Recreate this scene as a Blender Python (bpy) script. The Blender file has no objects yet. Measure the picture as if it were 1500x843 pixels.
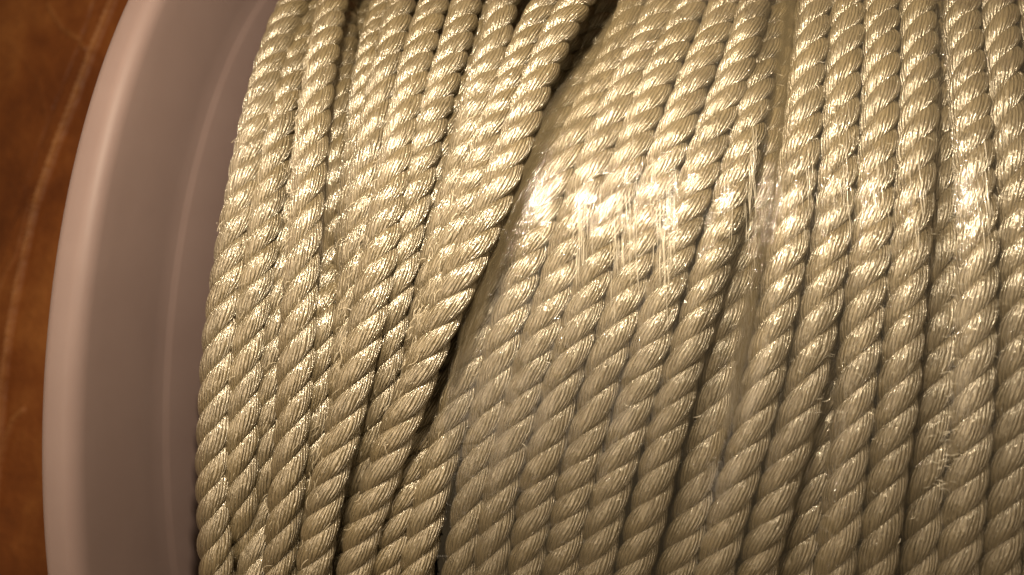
import bpy, math, random
import numpy as np
from mathutils import Matrix, Vector

S = 0.008            # one rope diameter = 8 mm; the code below counts in rope diameters
random.seed(4); rng = np.random.default_rng(11)
scene = bpy.context.scene
C = scene.collection

# ------------------------------------------------------------------ camera
CAM_D, YAW, PITCH, ROLL, FPX = 44.849, 0.18936, 0.09005, 0.02406, 1305.36
def cam_axes():
    cy, sy, cp, sp = math.cos(YAW), math.sin(YAW), math.cos(PITCH), math.sin(PITCH)
    f = np.array([-sy*cp, cy*cp, sp]); r0 = np.array([cy, sy, 0.0]); u0 = np.cross(r0, f)
    cr, sr = math.cos(ROLL), math.sin(ROLL)
    return r0*cr + u0*sr, -r0*sr + u0*cr, f
W3 = lambda v: np.array([v[0], v[2], -v[1]])      # to world axes: X along the spool, Z up
cr_, cu_, cf_ = [W3(v) for v in cam_axes()]
cam_d = bpy.data.cameras.new('camera'); cam = bpy.data.objects.new('camera', cam_d); C.objects.link(cam)
m = Matrix.Identity(4)
for i in range(3):
    m[i][0] = cr_[i]; m[i][1] = cu_[i]; m[i][2] = -cf_[i]
m[2][3] = CAM_D*S
cam.matrix_world = m
cam_d.sensor_width = 36; cam_d.lens = FPX/1500*36
cam_d.clip_start = 0.005; cam_d.clip_end = 20
cam_d.dof.use_dof = True; cam_d.dof.focus_distance = 24.6*S; cam_d.dof.aperture_fstop = 13
scene.camera = cam

# ------------------------------------------------------------------ light
world = bpy.data.worlds.new('World'); scene.world = world; world.use_nodes = True
bg = world.node_tree.nodes['Background']; bg.inputs[0].default_value = (1.0, 0.71, 0.40, 1); bg.inputs[1].default_value = 0.16
def area(name, loc, target, size, power, col, size_y=None):
    d = bpy.data.lights.new(name, 'AREA'); o = bpy.data.objects.new(name, d); C.objects.link(o)
    d.shape = 'ELLIPSE'; d.size = size*S; d.size_y = (size_y or size)*S; d.energy = power; d.color = col
    o.location = [c*S for c in loc]
    dv = Vector([t-c for t, c in zip(target, loc)]); o.rotation_euler = dv.to_track_quat('-Z', 'Y').to_euler()
    return o
area('lamp', (-3.5, 17.6, 39), (-2, 4, 20), 2.8, 0.82, (1.0, 0.83, 0.62), 2.0)
area('fill_light', (-20, 2, 50), (-3, -2, 20), 36, 0.48, (1.0, 0.79, 0.57), 26)  # added soft fill with no seen source, lifts the lower turns
scene.view_settings.view_transform = 'Standard'; scene.view_settings.look = 'None'
scene.view_settings.exposure = 0.0; scene.view_settings.gamma = 1.0
scene.render.resolution_x = 1024; scene.render.resolution_y = 575
scene.cycles.max_bounces = 8; scene.cycles.transparent_max_bounces = 12
scene.cycles.sample_clamp_indirect = 3.0; scene.cycles.caustics_reflective = False; scene.cycles.caustics_refractive = False

# ------------------------------------------------------------------ helpers
R0 = 21.06                                        # radius on which the rope centres of the top layer lie
def ring_pt(X, r, th): return np.stack([X, r*np.sin(th), r*np.cos(th)], -1)
def inv(x, y, R):                                 # pixel -> (X, theta) on a cylinder of radius R
    d = cf_*FPX + cr_*(x-750) - cu_*(y-421.5); d = d/np.linalg.norm(d)
    o = np.array([0, 0, CAM_D]); a = d[1]**2+d[2]**2; b = 2*(o[2]*d[2]); c = CAM_D**2-R*R
    disc = max(b*b-4*a*c, 0); t = (-b-math.sqrt(disc))/(2*a); P = o+d*t
    return P[0], math.atan2(P[1], P[2])
def link_mesh(name, V, F, mat, parent=None, uv=None, smooth=True, vgroup=None):
    me = bpy.data.meshes.new(name)
    V = np.asarray(V, dtype=np.float32)*S; F = np.asarray(F, dtype=np.int32); k = F.shape[1]
    me.vertices.add(len(V)); me.vertices.foreach_set('co', V.ravel())
    me.loops.add(F.size); me.loops.foreach_set('vertex_index', F.ravel())
    me.polygons.add(len(F)); me.polygons.foreach_set('loop_start', np.arange(0, F.size, k, dtype=np.int32))
    me.polygons.foreach_set('loop_total', np.full(len(F), k, dtype=np.int32))
    me.polygons.foreach_set('use_smooth', np.full(len(F), smooth))
    if uv is not None:
        l = me.uv_layers.new(name='UVMap'); l.data.foreach_set('uv', np.asarray(uv, dtype=np.float32).ravel())
    me.update(); me.validate()
    me.materials.append(mat)
    o = bpy.data.objects.new(name, me); C.objects.link(o)
    if parent: o.parent = parent
    return o
def empty(name, label=None, cat=None, parent=None, loc=(0, 0, 0)):
    o = bpy.data.objects.new(name, None); C.objects.link(o); o.empty_display_size = 0.01; o.location = loc
    if label: o['label'] = label
    if cat: o['category'] = cat
    if parent: o.parent = parent
    return o
def tag(o, label, cat): o['label'] = label; o['category'] = cat
def grid_faces(n, k, wrap_k):
    i = np.arange(n-1)[:, None]; kk = k if wrap_k else k-1
    j = np.arange(kk)[None, :]; j2 = (j+1) % k
    return np.stack([i*k+j, i*k+j2, (i+1)*k+j2, (i+1)*k+j], -1).reshape(-1, 4)
def smooth_noise(n, step, amp):                   # 1-D value noise
    k = max(4, int(n/step)+4); v = rng.normal(0, amp, k)
    t = np.linspace(0, k-3.001, n); i = t.astype(int); f = t-i; f = f*f*(3-2*f)
    return v[i]*(1-f)+v[i+1]*f

# ------------------------------------------------------------------ materials
def new_mat(name):
    m = bpy.data.materials.new(name); m.use_nodes = True; nt = m.node_tree; nt.nodes.clear()
    return m, nt
class NT:
    def __init__(s, nt): s.nt = nt
    def n(s, t, **kw):
        nd = s.nt.nodes.new(t)
        for k, v in kw.items(): setattr(nd, k, v)
        return nd
    def l(s, a, b): s.nt.links.new(a, b)
    def m(s, op, a, b=None, c=None, clamp=False):
        nd = s.n('ShaderNodeMath', operation=op, use_clamp=clamp)
        for i, v in enumerate((a, b, c)):
            if v is None: continue
            if isinstance(v, (int, float)): nd.inputs[i].default_value = v
            else: s.l(v, nd.inputs[i])
        return nd.outputs[0]
    def noise(s, vec, scale, detail=2, rough=.5):
        nd = s.n('ShaderNodeTexNoise'); s.l(vec, nd.inputs['Vector'])
        nd.inputs['Scale'].default_value = scale; nd.inputs['Detail'].default_value = detail; nd.inputs['Roughness'].default_value = rough
        return nd.outputs[0]
    def comb(s, x, y, z):
        nd = s.n('ShaderNodeCombineXYZ')
        for i, v in enumerate((x, y, z)):
            if isinstance(v, (int, float)): nd.inputs[i].default_value = v
            else: s.l(v, nd.inputs[i])
        return nd.outputs[0]
    def bump(s, h, dist, strength=1, normal=None):
        b = s.n('ShaderNodeBump'); b.inputs['Distance'].default_value = dist; b.inputs['Strength'].default_value = strength
        s.l(h, b.inputs['Height'])
        if normal is not None: s.l(normal, b.inputs['Normal'])
        return b.outputs[0]
    def ramp(s, fac, stops):
        r = s.n('ShaderNodeValToRGB'); s.l(fac, r.inputs[0]); e = r.color_ramp.elements
        while len(e) < len(stops): e.new(0.5)
        for i, (p, c) in enumerate(stops): e[i].position = p; e[i].color = (*c, 1)
        return r.outputs[0]

def rope_material():
    m, nt = new_mat('white_nylon'); N = NT(nt)
    uv = N.n('ShaderNodeUVMap'); uv.uv_map = 'UVMap'; sp = N.n('ShaderNodeSeparateXYZ'); N.l(uv.outputs[0], sp.inputs[0])
    u, v = sp.outputs[0], sp.outputs[1]
    uu = N.m('ADD', u, N.m('MULTIPLY', v, 0.52))
    ang = N.m('MULTIPLY', uu, 2*math.pi)
    obj = N.n('ShaderNodeObjectInfo').outputs['Random']
    off = N.m('MULTIPLY', obj, 37.0)
    ca, sa = N.m('COSINE', ang), N.m('SINE', ang)
    # yarns: each strand is laid from about ten of them, irregular
    wob = N.noise(N.comb(N.m('MULTIPLY', ca, .8), N.m('MULTIPLY', sa, .8), N.m('ADD', N.m('MULTIPLY', v, 1.1), off)), 1.6, 2)
    yarn = N.m('ABSOLUTE', N.m('SINE', N.m('ADD', N.m('MULTIPLY', uu, math.pi*17), N.m('MULTIPLY', N.m('SUBTRACT', wob, .5), 5.0))))
    yarn = N.m('POWER', yarn, 0.7)
    # filaments drawn out along the yarn
    fil = N.noise(N.comb(N.m('MULTIPLY', ca, 6), N.m('MULTIPLY', sa, 6), N.m('ADD', N.m('MULTIPLY', v, 1.6), off)), 2.2, 3, .6)
    lump = N.noise(N.comb(N.m('MULTIPLY', ca, 1.6), N.m('MULTIPLY', sa, 1.6), N.m('ADD', N.m('MULTIPLY', v, 4.0), off)), 1.9, 2, .55)
    b1 = N.bump(lump, 0.03*S)
    b2 = N.bump(yarn, 0.058*S, 1, b1)
    b3 = N.bump(fil, 0.030*S, 1, b2)
    p = N.n('ShaderNodeBsdfPrincipled')
    col = N.ramp(N.m('ADD', N.m('MULTIPLY', fil, .5), N.m('MULTIPLY', lump, .5)), [(.3, (.262, .200, .102)), (.7, (.39, .312, .18))])
    hs = N.n('ShaderNodeHueSaturation'); N.l(col, hs.inputs['Color']); N.l(N.m('ADD', .94, N.m('MULTIPLY', obj, .12)), hs.inputs['Value']); N.l(N.m('ADD', .93, N.m('MULTIPLY', N.m('FRACT', N.m('MULTIPLY', obj, 7.3)), .14)), hs.inputs['Saturation'])
    N.l(hs.outputs[0], p.inputs['Base Color'])
    p.inputs['Roughness'].default_value = 0.30
    p.inputs['Specular IOR Level'].default_value = 1.0
    N.l(b3, p.inputs['Normal'])
    tr = N.n('ShaderNodeBsdfTranslucent'); tr.inputs[0].default_value = (.75, .66, .42, 1)
    mx = N.n('ShaderNodeMixShader'); mx.inputs[0].default_value = .16
    N.l(p.outputs[0], mx.inputs[1]); N.l(tr.outputs[0], mx.inputs[2])
    gl = N.n('ShaderNodeBsdfGlossy'); gl.inputs['Roughness'].default_value = .24; gl.inputs[0].default_value = (1, .94, .79, 1); N.l(b3, gl.inputs['Normal'])
    m3 = N.n('ShaderNodeMixShader'); m3.inputs[0].default_value = .36; N.l(mx.outputs[0], m3.inputs[1]); N.l(gl.outputs[0], m3.inputs[2])
    out = N.n('ShaderNodeOutputMaterial'); N.l(m3.outputs[0], out.inputs[0])
    return m
ROPE = rope_material()

def plastic_material():
    m, nt = new_mat('milky_plastic'); N = NT(nt)
    tc = N.n('ShaderNodeTexCoord').outputs['Object']
    n1 = N.noise(tc, 60, 3); n2 = N.noise(tc, 900, 2)
    p = N.n('ShaderNodeBsdfPrincipled')
    N.l(N.ramp(n1, [(.3, (.190, .136, .124)), (.7, (.202, .146, .133))]), p.inputs['Base Color'])
    p.inputs['Roughness'].default_value = .55; p.inputs['Specular IOR Level'].default_value = .32
    p.inputs['Subsurface Weight'].default_value = .35; p.inputs['Subsurface Radius'].default_value = (1, .8, .6); p.inputs['Subsurface Scale'].default_value = .004
    N.l(N.bump(n2, .000008, 1, N.bump(n1, .00015)), p.inputs['Normal'])
    out = N.n('ShaderNodeOutputMaterial'); N.l(p.outputs[0], out.inputs[0])
    return m
PLASTIC = plastic_material()

def film_material(name, milk, streak, tint=(.80, .72, .55), fade=False, crumple=.05):
    """thin clear film: transparent, a mirror coat by Fresnel, a little milkiness"""
    m, nt = new_mat(name); N = NT(nt)
    uv = N.n('ShaderNodeUVMap'); uv.uv_map = 'UVMap'; sp = N.n('ShaderNodeSeparateXYZ'); N.l(uv.outputs[0], sp.inputs[0])
    x, s = sp.outputs[0], sp.outputs[1]
    st = N.noise(N.comb(N.m('MULTIPLY', x, 14), N.m('MULTIPLY', s, .3), 0.0), 1.0, 4, .7)      # lines pulled round the spool
    cr = N.noise(N.comb(N.m('MULTIPLY', x, 2.2), N.m('MULTIPLY', s, 1.5), 3.0), 1.0, 5, .62)     # crumple
    vo = N.n('ShaderNodeTexVoronoi', feature='DISTANCE_TO_EDGE'); vo.inputs['Scale'].default_value = 2.6
    N.l(N.comb(N.m('ADD', x, N.m('MULTIPLY', cr, 1.5)), N.m('MULTIPLY', s, .8), 0.0), vo.inputs['Vector'])
    edge = N.m('SUBTRACT', 1.0, N.m('MULTIPLY', vo.outputs['Distance'], 9.0), clamp=True)
    msk = N.m('MULTIPLY', N.m('SUBTRACT', N.noise(N.comb(x, s, 9.0), .8, 2), .45), 5.0, clamp=True)
    b = N.bump(st, streak*S)
    b = N.bump(cr, crumple*S, 1, b)
    b = N.bump(N.m('MULTIPLY', edge, msk), .6*crumple*S, 1, b)
    fr = N.n('ShaderNodeFresnel'); fr.inputs[0].default_value = 1.5; N.l(b, fr.inputs[1])
    fac = N.m('MULTIPLY', fr.outputs[0], .66, clamp=True)
    gl = N.n('ShaderNodeBsdfGlossy'); gl.inputs['Roughness'].default_value = .045; gl.inputs[0].default_value = (1, 1, 1, 1); N.l(b, gl.inputs['Normal'])
    tr = N.n('ShaderNodeBsdfTransparent'); tr.inputs[0].default_value = (.995, .99, .975, 1)
    df = N.n('ShaderNodeBsdfDiffuse'); df.inputs[0].default_value = (*tint, 1)
    tl = N.n('ShaderNodeBsdfTranslucent'); tl.inputs[0].default_value = (*tint, 1)
    mdt = N.n('ShaderNodeMixShader'); mdt.inputs[0].default_value = .4; N.l(df.outputs[0], mdt.inputs[1]); N.l(tl.outputs[0], mdt.inputs[2])
    mk = N.m('MULTIPLY', N.m('ADD', N.m('MULTIPLY', st, .9), N.m('MULTIPLY', cr, .7)), milk*1.2, clamp=True)
    if fade:
        e = N.m('SUBTRACT', 1.0, N.m('ABSOLUTE', N.m('SUBTRACT', N.m('MULTIPLY', x, 1.0), 1.0)))      # several plies in the middle of the fold, one at its edges
        mk = N.m('MULTIPLY', mk, N.m('MULTIPLY', e, 1.8, clamp=True), clamp=True)
    m1 = N.n('ShaderNodeMixShader'); N.l(mk, m1.inputs[0]); N.l(tr.outputs[0], m1.inputs[1]); N.l(mdt.outputs[0], m1.inputs[2])
    m2 = N.n('ShaderNodeMixShader'); N.l(fac, m2.inputs[0]); N.l(m1.outputs[0], m2.inputs[1]); N.l(gl.outputs[0], m2.inputs[2])
    out = N.n('ShaderNodeOutputMaterial'); N.l(m2.outputs[0], out.inputs[0])
    return m
FILM = film_material('clear_film', .035, .012, (.9, .82, .64))
FOLD = film_material('bunched_film', .30, .012, (.32, .255, .14), True, .03)
#FLAP = film_material('flange_film', .16, .006, (.62, .54, .46), crumple=.012)

def simple(name, col, rough, spec=.5):
    m, nt = new_mat(name); N = NT(nt); p = N.n('ShaderNodeBsdfPrincipled')
    p.inputs['Base Color'].default_value = (*col, 1); p.inputs['Roughness'].default_value = rough; p.inputs['Specular IOR Level'].default_value = spec
    out = N.n('ShaderNodeOutputMaterial'); N.l(p.outputs[0], out.inputs[0]); return m
CORE = simple('core_plastic', (.07, .055, .04), .6)
CREASE_GLARE, _nt = new_mat('film_crease_and_glare'); _N = NT(_nt)
_p = _N.n('ShaderNodeBsdfPrincipled'); _p.inputs['Base Color'].default_value = (.7, .64, .5, 1); _p.inputs['Roughness'].default_value = .1; _p.inputs['Specular IOR Level'].default_value = 1.0
_t = _N.n('ShaderNodeBsdfTransparent'); _m = _N.n('ShaderNodeMixShader'); _m.inputs[0].default_value = .72; _N.l(_t.outputs[0], _m.inputs[1]); _N.l(_p.outputs[0], _m.inputs[2])
_o = _N.n('ShaderNodeOutputMaterial'); _N.l(_m.outputs[0], _o.inputs[0])

def floor_material(pale_creases=False):
    m, nt = new_mat('brown_kraft_paper'); N = NT(nt)
    tc = N.n('ShaderNodeTexCoord').outputs['Object']
    a = N.noise(tc, 9, 5, .6); b = N.noise(tc, 55, 4, .65); c = N.noise(tc, 420, 3)
    mixv = N.m('ADD', N.m('MULTIPLY', a, .65), N.m('MULTIPLY', b, .35))
    col = N.ramp(mixv, [(.36, (.14, .038, .009)), (.5, (.235, .072, .016)), (.64, (.36, .135, .034))])
    if pale_creases:      # paler colour mixed in along the creases to strengthen them
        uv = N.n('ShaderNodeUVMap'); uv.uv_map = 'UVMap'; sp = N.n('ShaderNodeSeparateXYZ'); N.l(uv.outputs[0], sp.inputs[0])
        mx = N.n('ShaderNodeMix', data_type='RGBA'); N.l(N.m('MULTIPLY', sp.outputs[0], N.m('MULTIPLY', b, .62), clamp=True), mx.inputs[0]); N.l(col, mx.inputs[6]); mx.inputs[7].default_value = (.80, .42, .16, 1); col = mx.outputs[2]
    p = N.n('ShaderNodeBsdfPrincipled'); N.l(col, p.inputs['Base Color'])
    p.inputs['Roughness'].default_value = .5; p.inputs['Specular IOR Level'].default_value = .3
    N.l(N.bump(c, .0004, 1, N.bump(b, .003)), p.inputs['Normal'])
    out = N.n('ShaderNodeOutputMaterial'); N.l(p.outputs[0], out.inputs[0]); return m
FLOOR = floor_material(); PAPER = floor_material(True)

# ------------------------------------------------------------------ floor: brown paper with raised creases
RF = 24.39
def paper_z(x): return 1.0-np.clip(-26-x, 0, 99)*.12-np.clip(-60-x, 0, 99)*.9
def crease_line(px):                              # photo pixels traced on the paper -> floor points
    pts = []
    for x, y in px:
        d = cf_*FPX + cr_*(x-750) - cu_*(y-421.5); t = -CAM_D/d[2]
        for _ in range(20): q = np.array([0, 0, CAM_D])+d*t; t = (paper_z(q[0])-CAM_D)/d[2]
        pts.append(np.array([0, 0, CAM_D])+d*t)
    return np.array(pts)
def build_floor():
    fold = [(170, -60), (150, 0), (128, 70), (104, 130), (80, 190), (45, 290), (15, 370), (-15, 440), (-60, 560)]
    lines = [([(200, -60), (178, 10), (150, 80), (122, 160), (98, 225), (72, 300), (50, 400), (34, 480), (22, 560), (12, 660), (5, 740)], .16, .42),
             ([(36, 470), (30, 520), (18, 560), (4, 600)], .12, .30),
             ([(50, 600), (36, 612), (24, 640), (12, 680), (2, 710)], .12, .26),
             ([(75, 10), (95, 45), (125, 62), (140, 80)], .10, .22),
             ([(60, 300), (40, 380), (26, 400), (0, 470)], .10, .12),
             ([(20, 60), (60, 120), (70, 180)], .10, .05)]
    xs = np.concatenate([np.linspace(-82, -46, 30), np.linspace(-45.9, -28, 340), np.linspace(-27.5, -22, 10)]); ys = np.linspace(-42, 42, 600); n1, n2 = len(xs), len(ys)
    X, Y = np.meshgrid(xs, ys, indexing='ij')
    Z = np.zeros_like(X); Wc = np.zeros_like(X)
    for px, w, hh in lines:
        P = crease_line(px)
        q = np.concatenate([np.linspace(P[i], P[i+1], 14) for i in range(len(P)-1)])
        d = np.full(X.shape, 1e9)
        for p in q: d = np.minimum(d, (X-p[0])**2+(Y-p[1])**2)
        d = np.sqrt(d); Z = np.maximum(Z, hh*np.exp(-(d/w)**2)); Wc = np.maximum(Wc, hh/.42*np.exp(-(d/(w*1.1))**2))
    Z += .15*np.sin(X*.35+Y*.12)+.1*np.sin(Y*.3-X*.2)+paper_z(X)
    P = crease_line(fold); o = np.argsort(P[:, 1]); cx = np.interp(Y, P[o, 1], P[o, 0])
    Z += .9/(1+np.exp(np.clip(-(X-cx)/.06, -30, 30)))-.5*np.exp(-((X-cx+.25)/.3)**2)
    Z = np.maximum(Z, -RF-.6)
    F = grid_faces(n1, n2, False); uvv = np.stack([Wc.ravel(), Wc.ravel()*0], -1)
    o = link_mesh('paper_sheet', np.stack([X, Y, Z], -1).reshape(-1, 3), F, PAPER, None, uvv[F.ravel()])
    return o
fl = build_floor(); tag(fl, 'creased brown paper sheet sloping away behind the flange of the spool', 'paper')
big = link_mesh('floor', [(-400, -400, -RF-.7), (400, -400, -RF-.7), (400, 400, -RF-.7), (-400, 400, -RF-.7)], [(0, 1, 2, 3)], FLOOR)
big['kind'] = 'structure'

# ------------------------------------------------------------------ spool
spool = empty('spool', 'milky white plastic spool whose rounded flange stands at the left, wound full of white rope', 'spool')
def lathe(name, prof, mat, parent, n=360):
    th = np.linspace(0, 2*np.pi, n, endpoint=False)
    prof = np.array(prof)
    V = np.stack([np.broadcast_to(prof[:, 0][:, None], (len(prof), n)), prof[:, 1][:, None]*np.sin(th), prof[:, 1][:, None]*np.cos(th)], -1)
    return link_mesh(name, V.reshape(-1, 3), grid_faces(len(prof), n, True), mat, parent)
XI = -15.22                                       # inner face of the flange
def flange_profile(sgn, xi):
    xo = xi-1.12
    pts = [(xo+.25, 6), (xo+.25, 22.2), (xo, 22.6)]
    for a in np.linspace(0, 1, 7): pts.append((xo+.34*(1-math.cos(a*math.pi/2)), RF-.36+.36*math.sin(a*math.pi/2)))
    for a in np.linspace(0, 1, 7): pts.append((xi-.42+.42*math.sin(a*math.pi/2), RF-.46+.46*math.cos(a*math.pi/2)))
    pts += [(xi, 23.4), (xi+.02, 22.7), (xi+.04, 21.2), (xi+.06, 20.65), (xi+.09, 20.54), (xi+.15, 20.42), (xi+.18, 20.3), (xi+.21, 20.1), (xi+.5, 19.0), (xi+.5, 16), (xi+.5, 6)]
    if sgn < 0: pts = [(2*xi-x, r) for x, r in pts]
    return pts
lathe('flange', flange_profile(1, XI), PLASTIC, spool)
lathe('flange', flange_profile(-1, 13.6), PLASTIC, spool)
lathe('core', [(XI+.6, 18.35), (13.0, 18.35)], CORE, spool, 120)

# ------------------------------------------------------------------ rope: one rope, its turns are parts, their strands sub-parts
rope = empty('rope', 'cream white three-strand twisted rope wound in many close turns round the spool', 'rope')
YS = [0, 100, 200, 300, 400, 500, 600, 700, 843]
T = {}                                            # centre of each turn in the photo by row, height (top, middle, bottom)
T['A'] = ([430, 389, 366, 344, 330, 316, 311, 307, 311], (.05, .05, .05))
T['B'] = ([448, 423, 405, 383, 370, 358, 351, 348, 345], (-.2, -.2, -.25))
T['B2'] = ([463, 443, 424, 406, 395, 388, 379, 374, 366], (-.95, -.4, -.25))
T['C'] = ([482, 465, 454, 442, 433, 430, 424, 416, 403], (.4, .40, .2))
T['D'] = ([500, 501, 495, 482, 472, 465, 457, 446, 432], (-1.6, -.35, -.30))
T['E'] = ([558, 537, 523, 508, 497, 488, 480, 470, 455], (-.45, -.35, -.9))
T['F'] = ([583, 561, 543, 526, 514, 505, 495, 482, 465], (-.0, -.3, -1.0))
T['G'] = ([632, 602, 583, 561, 544, 528, 505, 478, 457], (.35, .62, .5))
T['H'] = ([678, 649, 624, 598, 580, 566, 548, 528, 503], (.15, -.05, -.6))
T['M'] = ([712, 682, 650, 622, 602, 590, 573, 553, 528], (-.7, -.5, -.75))
T['I'] = ([733, 710, 682, 650, 628, 605, 590, 570, 543], (.15, .0, -.8))
T['J'] = ([797, 750, 716, 677, 647, 622, 602, 585, 556], (.05, .25, -.6))
T['K'] = ([840, 793, 748, 718, 670, 627, 592, 555, 517], (.55, .95, .4))
T['N'] = ([850, 805, 765, 728, 694, 664, 641, 591, 564], (-.9, -.35, -.05))
T['P'] = ([876, 830, 792, 751, 722, 694, 668, 633, 607], (-1.1, -.35, .05))
T['Q'] = ([925, 888, 838, 800, 762, 732, 712, 694, 672], (-.15, -.15, -.05))
T['R0'] = ([968, 924, 880, 850, 815, 787, 762, 737, 718], (.0, .0, .0))
T['R1'] = ([1011, 969, 931, 898, 866, 841, 816, 788, 768], (.05, .05, .05))
T['R2'] = ([1059, 1021, 986, 951, 920, 897, 870, 843, 822], (.1, .05, .0))
T['R3'] = ([1106, 1077, 1041, 1007, 980, 957, 926, 901, 872], (.15, .1, .05))
T['R4'] = ([1133, 1114, 1094, 1068, 1040, 1015, 986, 963, 925], (-.2, .1, .05))
T['R5'] = ([1145, 1132, 1118, 1098, 1076, 1060, 1041, 1023, 988], (-.9, -.6, -.1))
T['S1'] = ([1193, 1184, 1176, 1168, 1146, 1130, 1113, 1080, 1048], (.15, .15, .05))
T['S2'] = ([1243, 1238, 1232, 1224, 1211, 1193, 1175, 1145, 1112], (.1, .1, .1))
T['S3'] = ([1266, 1262, 1258, 1250, 1240, 1228, 1212, 1193, 1167], (-.9, -.9, -.25))
T['T1'] = ([1294, 1292, 1288, 1284, 1272, 1263, 1257, 1240, 1227], (.1, .1, .1))
T['T2'] = ([1346, 1350, 1345, 1342, 1335, 1326, 1317, 1302, 1287], (.1, .15, .1))
T['T3'] = ([1372, 1376, 1380, 1381, 1382, 1376, 1369, 1357, 1345], (-.7, -.3, -.1))
T['T4'] = ([1413, 1419, 1428, 1433, 1436, 1431, 1427, 1420, 1406], (.1, .1, .1))
T['T5'] = ([1468, 1476, 1486, 1493, 1497, 1496, 1492, 1482, 1467], (.1, .05, .05))
T['T6'] = ([1522, 1534, 1545, 1555, 1558, 1558, 1553, 1544, 1528], (.05, .05, .05))
TH0, TH1, NP = -0.62, 0.95, 420
THS = np.linspace(TH0, TH1, NP)
def turn_path(xs, hs):
    h_of = lambda y: np.interp(y, [50, 420, 800], hs)
    ths, Xs, Hs = [], [], []
    for x, y in zip(xs, YS):
        h = float(h_of(y)); X, t = inv(x, y, R0+h+.25); ths.append(t); Xs.append(X); Hs.append(h)
    ths, Xs, Hs = map(np.array, (ths, Xs, Hs)); o = np.argsort(ths); ths, Xs, Hs = ths[o], Xs[o], Hs[o]
    # smooth cubic fit through the traced points; straight on beyond them
    tm = ths.mean(); c = np.polyfit(ths-tm, Xs, 5); lo, hi = ths[0], ths[-1]
    tt = np.clip(THS, lo, hi)
    X = np.polyval(c, tt-tm); dc = np.polyder(c)
    sl, sh = np.clip(np.polyval(np.polyfit(ths[:4]-tm, Xs[:4], 1), 0)*0+(Xs[2]-Xs[0])/(ths[2]-ths[0]), -8, 8), np.clip((Xs[-1]-Xs[-3])/(ths[-1]-ths[-3]), -8, 8)
    X = X+np.where(THS < lo, (THS-lo)*sl, 0)+np.where(THS > hi, (THS-hi)*sh, 0)
    H = np.interp(THS, ths, Hs)
    k = np.ones(31)/31; Hp = np.pad(H, 15, 'edge'); H = np.convolve(Hp, k, 'valid')
    return X, H
paths = {k: turn_path(*v) for k, v in T.items()}
for j, dx in enumerate((1.02, 2.05, 3.08)):       # the turns beyond the right edge of the photo
    paths['U%d' % j] = (paths['T6'][0]+dx, np.full(NP, .03))
# keep turns out of one another: where two overlap, the higher stays and the lower sinks
keys = list(paths)
XX = np.array([paths[k][0] for k in keys]); HH = np.array([paths[k][1] for k in keys])
for it in range(30):
    for a in range(len(keys)):
        for b in range(a+1, min(a+6, len(keys))):
            dx = XX[b]-XX[a]; dh = HH[b]-HH[a]; d = np.sqrt(dx**2+dh**2)+1e-6
            over = np.clip(.76-d, 0, .5)*.35
            sg = np.where(dh >= 0, 1, -1)
            lowA = sg > 0
            HH[a] -= np.where(lowA, over, 0)*.8; HH[b] -= np.where(lowA, 0, over)*.8
            HH[a] += np.where(lowA, 0, over)*.12; HH[b] += np.where(lowA, over, 0)*.12
            XX[a] -= over*.03*np.sign(dx); XX[b] += over*.03*np.sign(dx)
    HH = np.clip(HH, -1.7, 1.3)
kk = np.ones(25)/25
for i in range(len(keys)):
    HH[i] = np.convolve(np.pad(HH[i], 12, 'edge'), kk, 'valid'); XX[i] = np.convolve(np.pad(XX[i], 12, 'edge'), kk, 'valid')
paths = {k: (XX[i], HH[i]) for i, k in enumerate(keys)}

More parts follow.
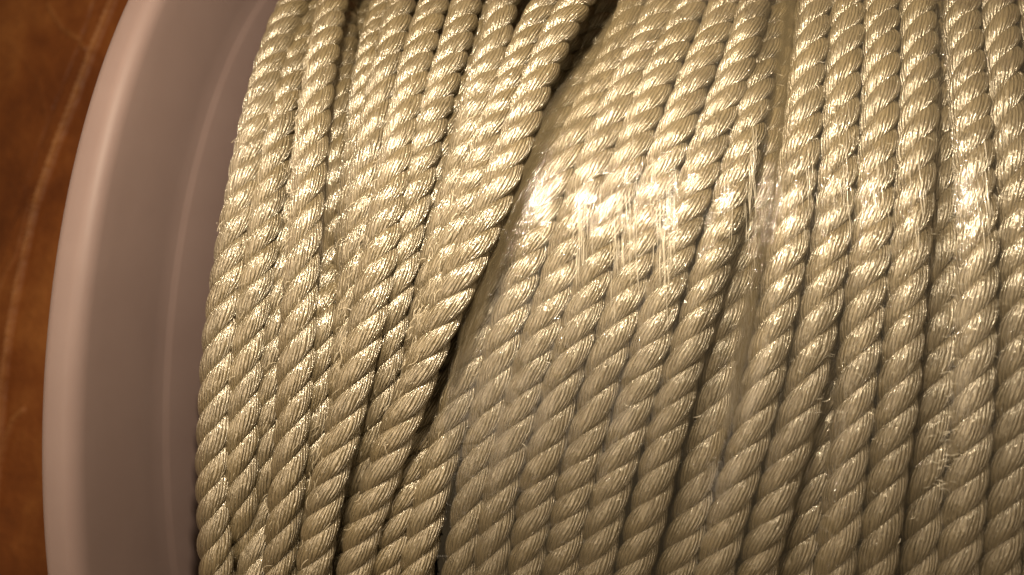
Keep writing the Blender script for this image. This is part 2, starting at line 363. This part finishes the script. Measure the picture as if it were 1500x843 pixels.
LEAD = 2.58
def build_turn(X, H, parent, rings_per_lead=24, around=20, name='rope_turn', fuzzy=0.0):
    turn = empty(name, parent=parent)
    P = ring_pt(X, R0+H, THS)
    seg = np.linalg.norm(np.diff(P, axis=0), axis=1); s = np.concatenate([[0], np.cumsum(seg)]); L = s[-1]
    n = int(L/LEAD*rings_per_lead); ss = np.linspace(0, L, n)
    P = np.stack([np.interp(ss, s, P[:, i]) for i in range(3)], -1); th = np.interp(ss, s, THS)
    P[:, 0] += smooth_noise(n, 30, .018)
    Tn = np.gradient(P, axis=0); Tn /= np.linalg.norm(Tn, axis=1)[:, None]
    rad = np.stack([0*th, np.sin(th), np.cos(th)], -1); rad -= Tn*(rad*Tn).sum(1)[:, None]; rad /= np.linalg.norm(rad, axis=1)[:, None]
    side = np.cross(Tn, rad); side *= np.sign(side[:, :1]+1e-9)
    lead = LEAD*(1+rng.normal(0, .04))
    ph0 = rng.uniform(0, 2*np.pi)
    phs = ph0+2*np.pi*ss/lead+smooth_noise(n, 36, .30)
    psi = np.linspace(0, 2*np.pi, around, endpoint=False)
    for k in range(3):
        ph = phs+k*2*np.pi/3+smooth_noise(n, 26, .05)
        E = np.cos(ph)[:, None]*rad+np.sin(ph)[:, None]*side
        c = .276+smooth_noise(n, 14, .007)
        Q = P+E*c[:, None]
        Tq = np.gradient(Q, axis=0); dl = np.linalg.norm(Tq, axis=1); Tq /= dl[:, None]
        e1 = E-Tq*(E*Tq).sum(1)[:, None]; e1 /= np.linalg.norm(e1, axis=1)[:, None]
        Edir = -np.sin(ph)[:, None]*rad+np.cos(ph)[:, None]*side
        e2 = np.cross(Tq, e1); e2 *= np.sign((e2*Edir).sum(1))[:, None]
        v = np.cumsum(dl)
        ra = .252*(1+smooth_noise(n, 9, .028)+smooth_noise(n, 22, .022))
        # yarn lobes in the section, running back against the lay
        lob = 1+.016*np.abs(np.sin((psi[None, :]+2*np.pi*.40*v[:, None])*5.5+k))
        r1 = ra[:, None]*lob*.93; r2 = ra[:, None]*lob*1.14
        V = Q[:, None, :]+e1[:, None, :]*(np.cos(psi)[None, :]*r1)[..., None]+e2[:, None, :]*(np.sin(psi)[None, :]*r2)[..., None]
        F = grid_faces(n, around, True)
        ii = np.repeat(np.arange(n-1), around); jj = np.tile(np.arange(around), n-1)
        u0 = jj/around; u1 = (jj+1)/around; v0 = v[ii]; v1 = v[ii+1]
        uv = np.stack([np.stack([u0, v0], -1), np.stack([u1, v0], -1), np.stack([u1, v1], -1), np.stack([u0, v1], -1)], 1)
        link_mesh('strand', V.reshape(-1, 3), F, ROPE, turn, uv)
    return turn
for k, (X, H) in paths.items():
    build_turn(X, H, rope)
# the layer wound below, seen only in the gaps
for i in range(26):
    x = XI+1.35+i*1.04
    build_turn(np.full(NP, x)+.25*np.sin(THS*3+i), np.full(NP, -2.3), rope, 14, 10)

# ------------------------------------------------------------------ clear film wrapped over the right of the rope
film = empty('stretch_film', 'clear crinkled plastic film stretched over the turns of rope on the right', 'plastic film')
FE = [(940, -60), (910, 0), (876, 50), (838, 105), (778, 190), (748, 250), (724, 305), (702, 355), (690, 400), (682, 440), (673, 500), (660, 560), (648, 620), (652, 680), (652, 730), (645, 790), (640, 843), (636, 900)]
fe = np.array([inv(x, y, R0+.4) for x, y in FE]); fe = fe[np.argsort(fe[:, 1])]
GX = np.arange(-9.5, 13.55, .07); GT = np.linspace(-.46, .80, 430)
allX = np.array([np.interp(GT, THS, XX[i]) for i in range(len(keys))]); allH = np.array([np.interp(GT, THS, HH[i]) for i in range(len(keys))])
kset = [i for i, k in enumerate(keys) if k[0] in 'KNPQRSTU']
env = np.full((len(GX), len(GT)), -1.2)
for i in kset:
    d = np.abs(GX[:, None]-allX[i][None, :]); hh = allH[i][None, :]-(.45 if keys[i] == 'K' else 0)+np.sqrt(np.clip(.54**2-d**2, 0, None)); env = np.where(d < .54, np.maximum(env, hh), env)
def smooth2(a, w, ax):
    x = np.arange(-3*w, 3*w+1); g = np.exp(-.5*(x/w)**2); g /= g.sum(); pad = [(0, 0), (0, 0)]; pad[ax] = (3*w, 3*w)
    return np.apply_along_axis(lambda v: np.convolve(v, g, 'valid'), ax, np.pad(a, pad, 'edge'))
def taut(env, rad):                               # the film bridges grooves: a closing with a large circle, then softened
    n = int(rad/.07); off = np.arange(-n, n+1); Rb = rad*1.25; prof = np.sqrt(Rb*Rb-(off*.07)**2)-Rb
    up = np.full_like(env, -9); P = np.pad(env, ((n, n), (0, 0)), 'edge')
    for o, p in zip(off, prof): up = np.maximum(up, P[n+o:n+o+env.shape[0]]+p)
    P = np.pad(up, ((n, n), (0, 0)), 'edge'); dn = np.full_like(env, 9)
    for o, p in zip(off, prof): dn = np.minimum(dn, P[n+o:n+o+env.shape[0]]-p)
    return dn
hug = smooth2(smooth2(taut(env, .45), 3, 0), 6, 1)
def noise2(shape, sx, sy, amp):
    a = rng.normal(0, 1, shape); a = smooth2(smooth2(a, sx, 0), sy, 1); return a/a.std()*amp
hug += .06+noise2(hug.shape, 3, 14, .010)+noise2(hug.shape, 1, 6, .0018)
def film_sheet(name, mask, H, mat, parent):
    idx = -np.ones(mask.shape, int); idx[mask] = np.arange(mask.sum())
    I, J = np.nonzero(mask); gx = GX[I].copy(); first = ~mask[np.maximum(I-1, 0), J]; gx[first] = np.minimum(gx[first], edgeX[J][first]); V = ring_pt(gx, R0+H[I, J], GT[J])
    a, b, c, d = idx[:-1, :-1], idx[1:, :-1], idx[1:, 1:], idx[:-1, 1:]
    ok = (a >= 0) & (b >= 0) & (c >= 0) & (d >= 0)
    F = np.stack([a[ok], b[ok], c[ok], d[ok]], -1)
    UVv = np.stack([GX[I], GT[J]*R0], -1); uv = UVv[F.ravel()]
    return link_mesh(name, V, F, mat, parent, uv)
edgeX = np.interp(GT, fe[:, 1], fe[:, 0])
edgeX = edgeX+.04*np.sin(GT*60)+.03*np.sin(GT*141)
film_sheet('film_sheet', GX[:, None] >= edgeX[None, :], hug, FILM, film)
# bunched strips, several layers thick
def strip(pix_left, pix_right, lift, amp):
    l = np.array([inv(x, y, R0+.4) for x, y in pix_left]); l = l[np.argsort(l[:, 1])]
    r = np.array([inv(x, y, R0+.4) for x, y in pix_right]); r = r[np.argsort(r[:, 1])]
    lx = np.interp(GT, l[:, 1], l[:, 0]); rx = np.interp(GT, r[:, 1], r[:, 0])
    lo, hi = max(l[0, 1], r[0, 1]), min(l[-1, 1], r[-1, 1]); J = np.nonzero((GT >= lo) & (GT <= hi))[0]; k = 22
    q = np.linspace(0, 1, k)[None, :]; Xs = lx[J][:, None]*(1-q)+rx[J][:, None]*q; Xs = Xs+.02*np.sin(GT[J][:, None]*70+q*5)
    Ht = TAUT9
    gi = np.clip(((Xs-GX[0])/.07), 0, len(GX)-2); i0 = gi.astype(int); f = gi-i0
    H = Ht[i0, J[:, None]]*(1-f)+Ht[i0+1, J[:, None]]*f
    H = H+lift+.5*amp*np.sin(q*23+1.2*np.sin(GT[J][:, None]*11))*np.sin(np.pi*q)
    V = ring_pt(Xs, R0+H, np.broadcast_to(GT[J][:, None], Xs.shape)).reshape(-1, 3); F = grid_faces(len(J), k, False)
    uvv = np.stack([np.broadcast_to(q*2, Xs.shape), np.broadcast_to(GT[J][:, None]*R0, Xs.shape)], -1).reshape(-1, 2)
    link_mesh('film_fold', V, F, FOLD, film, uvv[F.ravel()])
TAUT9 = smooth2(taut(env, .9), 3, 0)
strip([(938, -60), (908, 0), (874, 50), (836, 105), (778, 190), (746, 250), (722, 305), (700, 355), (690, 415), (676, 480), (655, 570)],
      [(985, -60), (948, 0), (915, 50), (888, 100), (850, 190), (818, 260), (790, 310), (765, 355), (732, 415), (705, 480), (668, 570)], .03, .03)
strip([(1138, -60), (1135, 0), (1133, 100), (1120, 200), (1107, 300), (1085, 400), (1066, 500), (1048, 600), (1020, 720)],
      [(1180, -60), (1172, 0), (1164, 100), (1156, 200), (1147, 300), (1122, 400), (1104, 500), (1084, 600), (1040, 720)], .02, .025)
# creases of film standing up as fine curved slivers, past counting; straight ones imitate glare
def build_creases_and_glare():
    V, F = [], []; base = 0
    spots = []
    for _ in range(70): y = random.uniform(290, 720); spots.append((random.gauss(1392-(abs(y-400)/400)**2*18, 12), y, random.uniform(-.3, .5)))
    for _ in range(85): spots.append((random.uniform(700, 1120), random.uniform(40, 620), random.uniform(-1.3, 1.3)))
    for _ in range(75): spots.append((random.uniform(1130, 1500), random.uniform(20, 560), random.uniform(-1.2, 1.2)))
    for _ in range(25): spots.append((random.gauss(1210, 22), random.uniform(420, 760), random.uniform(-.5, .5)))
    for _ in range(30): spots.append((random.uniform(700, 1480), random.uniform(560, 800), random.uniform(-1.3, 1.3)))
    for cx_, n_ in ((852, 40), (905, 34), (925, 20), (968, 34), (983, 24), (1060, 10), (1104, 30), (1176, 14), (1235, 18), (1285, 16), (1345, 14), (1440, 20)):
        for _ in range(n_): spots.append((random.gauss(cx_, 7), random.gauss(345 if cx_ < 1050 else 285, 45), 9))  # pale upright slivers modelled as the glare streaks on the film
    for x, y, a in spots:
        X, t = inv(x, y, R0+.6)
        ex = np.interp(t, GT, edgeX)
        if X < ex+.15 or X > 13: continue
        Ln = random.uniform(.06, .26); cv = random.uniform(-.9, .9); w = random.uniform(.004, .010); n = 6
        if a == 9: a, Ln, cv, w = math.pi/2+random.gauss(.03, .03), random.uniform(.3, 1.3), random.uniform(-.02, .02), random.uniform(.004, .010)
        u = np.linspace(-.5, .5, n); dx = Ln*(u*math.cos(a)-cv*(u*u-.1)*math.sin(a)); ds = Ln*(u*math.sin(a)+cv*(u*u-.1)*math.cos(a))
        xs = X+dx; ts = t+ds/R0
        gi = np.clip(((xs-GX[0])/.07).astype(int), 0, len(GX)-1); gj = np.clip(np.interp(ts, GT, np.arange(len(GT))).astype(int), 0, len(GT)-1)
        hh = hug[gi, gj]+.01
        c = ring_pt(xs, R0+hh, ts); tg = np.gradient(c, axis=0); tg /= np.linalg.norm(tg, axis=1)[:, None]
        rd = np.stack([0*ts, np.sin(ts), np.cos(ts)], -1); sd = np.cross(tg, rd)
        taper = np.sin(np.linspace(.15, math.pi-.15, n))[:, None]*w
        for q in (sd, rd*2.2, -sd): V.append(c+q*taper)
        # three rows make a little ridge
        for r_ in range(2):
            for i in range(n-1): F.append((base+r_*n+i, base+r_*n+i+1, base+(r_+1)*n+i+1, base+(r_+1)*n+i))
        base += 3*n
    o = link_mesh('film_crease_and_glare', np.concatenate(V), F, CREASE_GLARE, film); o['kind'] = 'stuff'
build_creases_and_glare()

# fine filaments pulled loose from the rope, past counting
def build_filaments():
    V, F = [], []; base = 0; spots = []
    for _ in range(150): y = random.uniform(60, 420); spots.append((np.interp(y, [0, 200, 420], [462, 430, 415])+random.gauss(0, 8), y))
    for _ in range(110): y = random.uniform(180, 720); spots.append((np.interp(y, [180, 400, 720], [565, 520, 450])+random.gauss(0, 12), y))
    for _ in range(110): y = random.uniform(160, 600); spots.append((np.interp(y, [160, 400, 600], [700, 640, 570])+random.gauss(0, 16), y))
    for _ in range(260): spots.append((random.uniform(300, 700), random.uniform(0, 843)))
    up = [i for i, k in enumerate(keys) if not k[0] in 'QRSTU']
    for x, y in spots:
        X, t = inv(x, y, R0+.5)
        if not THS[0] < t < THS[-1]: continue
        j = int((t-THS[0])/(THS[-1]-THS[0])*(NP-1)); d = np.abs(XX[up, j]-X); top = HH[up, j]+np.sqrt(np.clip(.53**2-d**2, 0, None)); top[d > .5] = -9
        h = top.max()
        if h < -1: continue
        Ln = random.uniform(.10, .42); a = random.gauss(1.15, .35); cv = random.uniform(-1, 1); n = 7; u = np.linspace(-.5, .5, n); w = random.uniform(.004, .008)
        xs = X+Ln*(u*math.cos(a)-cv*(u*u-.12)*math.sin(a)); ts = t+Ln*(u*math.sin(a)+cv*(u*u-.12)*math.cos(a))/R0
        c = ring_pt(xs, R0+h-.02+random.uniform(.01, .07)*(1-4*u*u), ts); tg = np.gradient(c, axis=0); tg /= np.linalg.norm(tg, axis=1)[:, None]
        rd = np.stack([0*ts, np.sin(ts), np.cos(ts)], -1); sd = np.cross(tg, rd)
        for q in (sd, rd, -sd): V.append(c+q*w)
        for r_ in range(2):
            for i in range(n-1): F.append((base+r_*n+i, base+r_*n+i+1, base+(r_+1)*n+i+1, base+(r_+1)*n+i))
        base += 3*n
    V = np.concatenate(V); F = np.array(F)
    o = link_mesh('loose_filament', V, F, FILAMENT, rope); o['kind'] = 'stuff'
FILAMENT = simple('filament', (.62, .54, .38), .25, 1.0)
build_filaments()
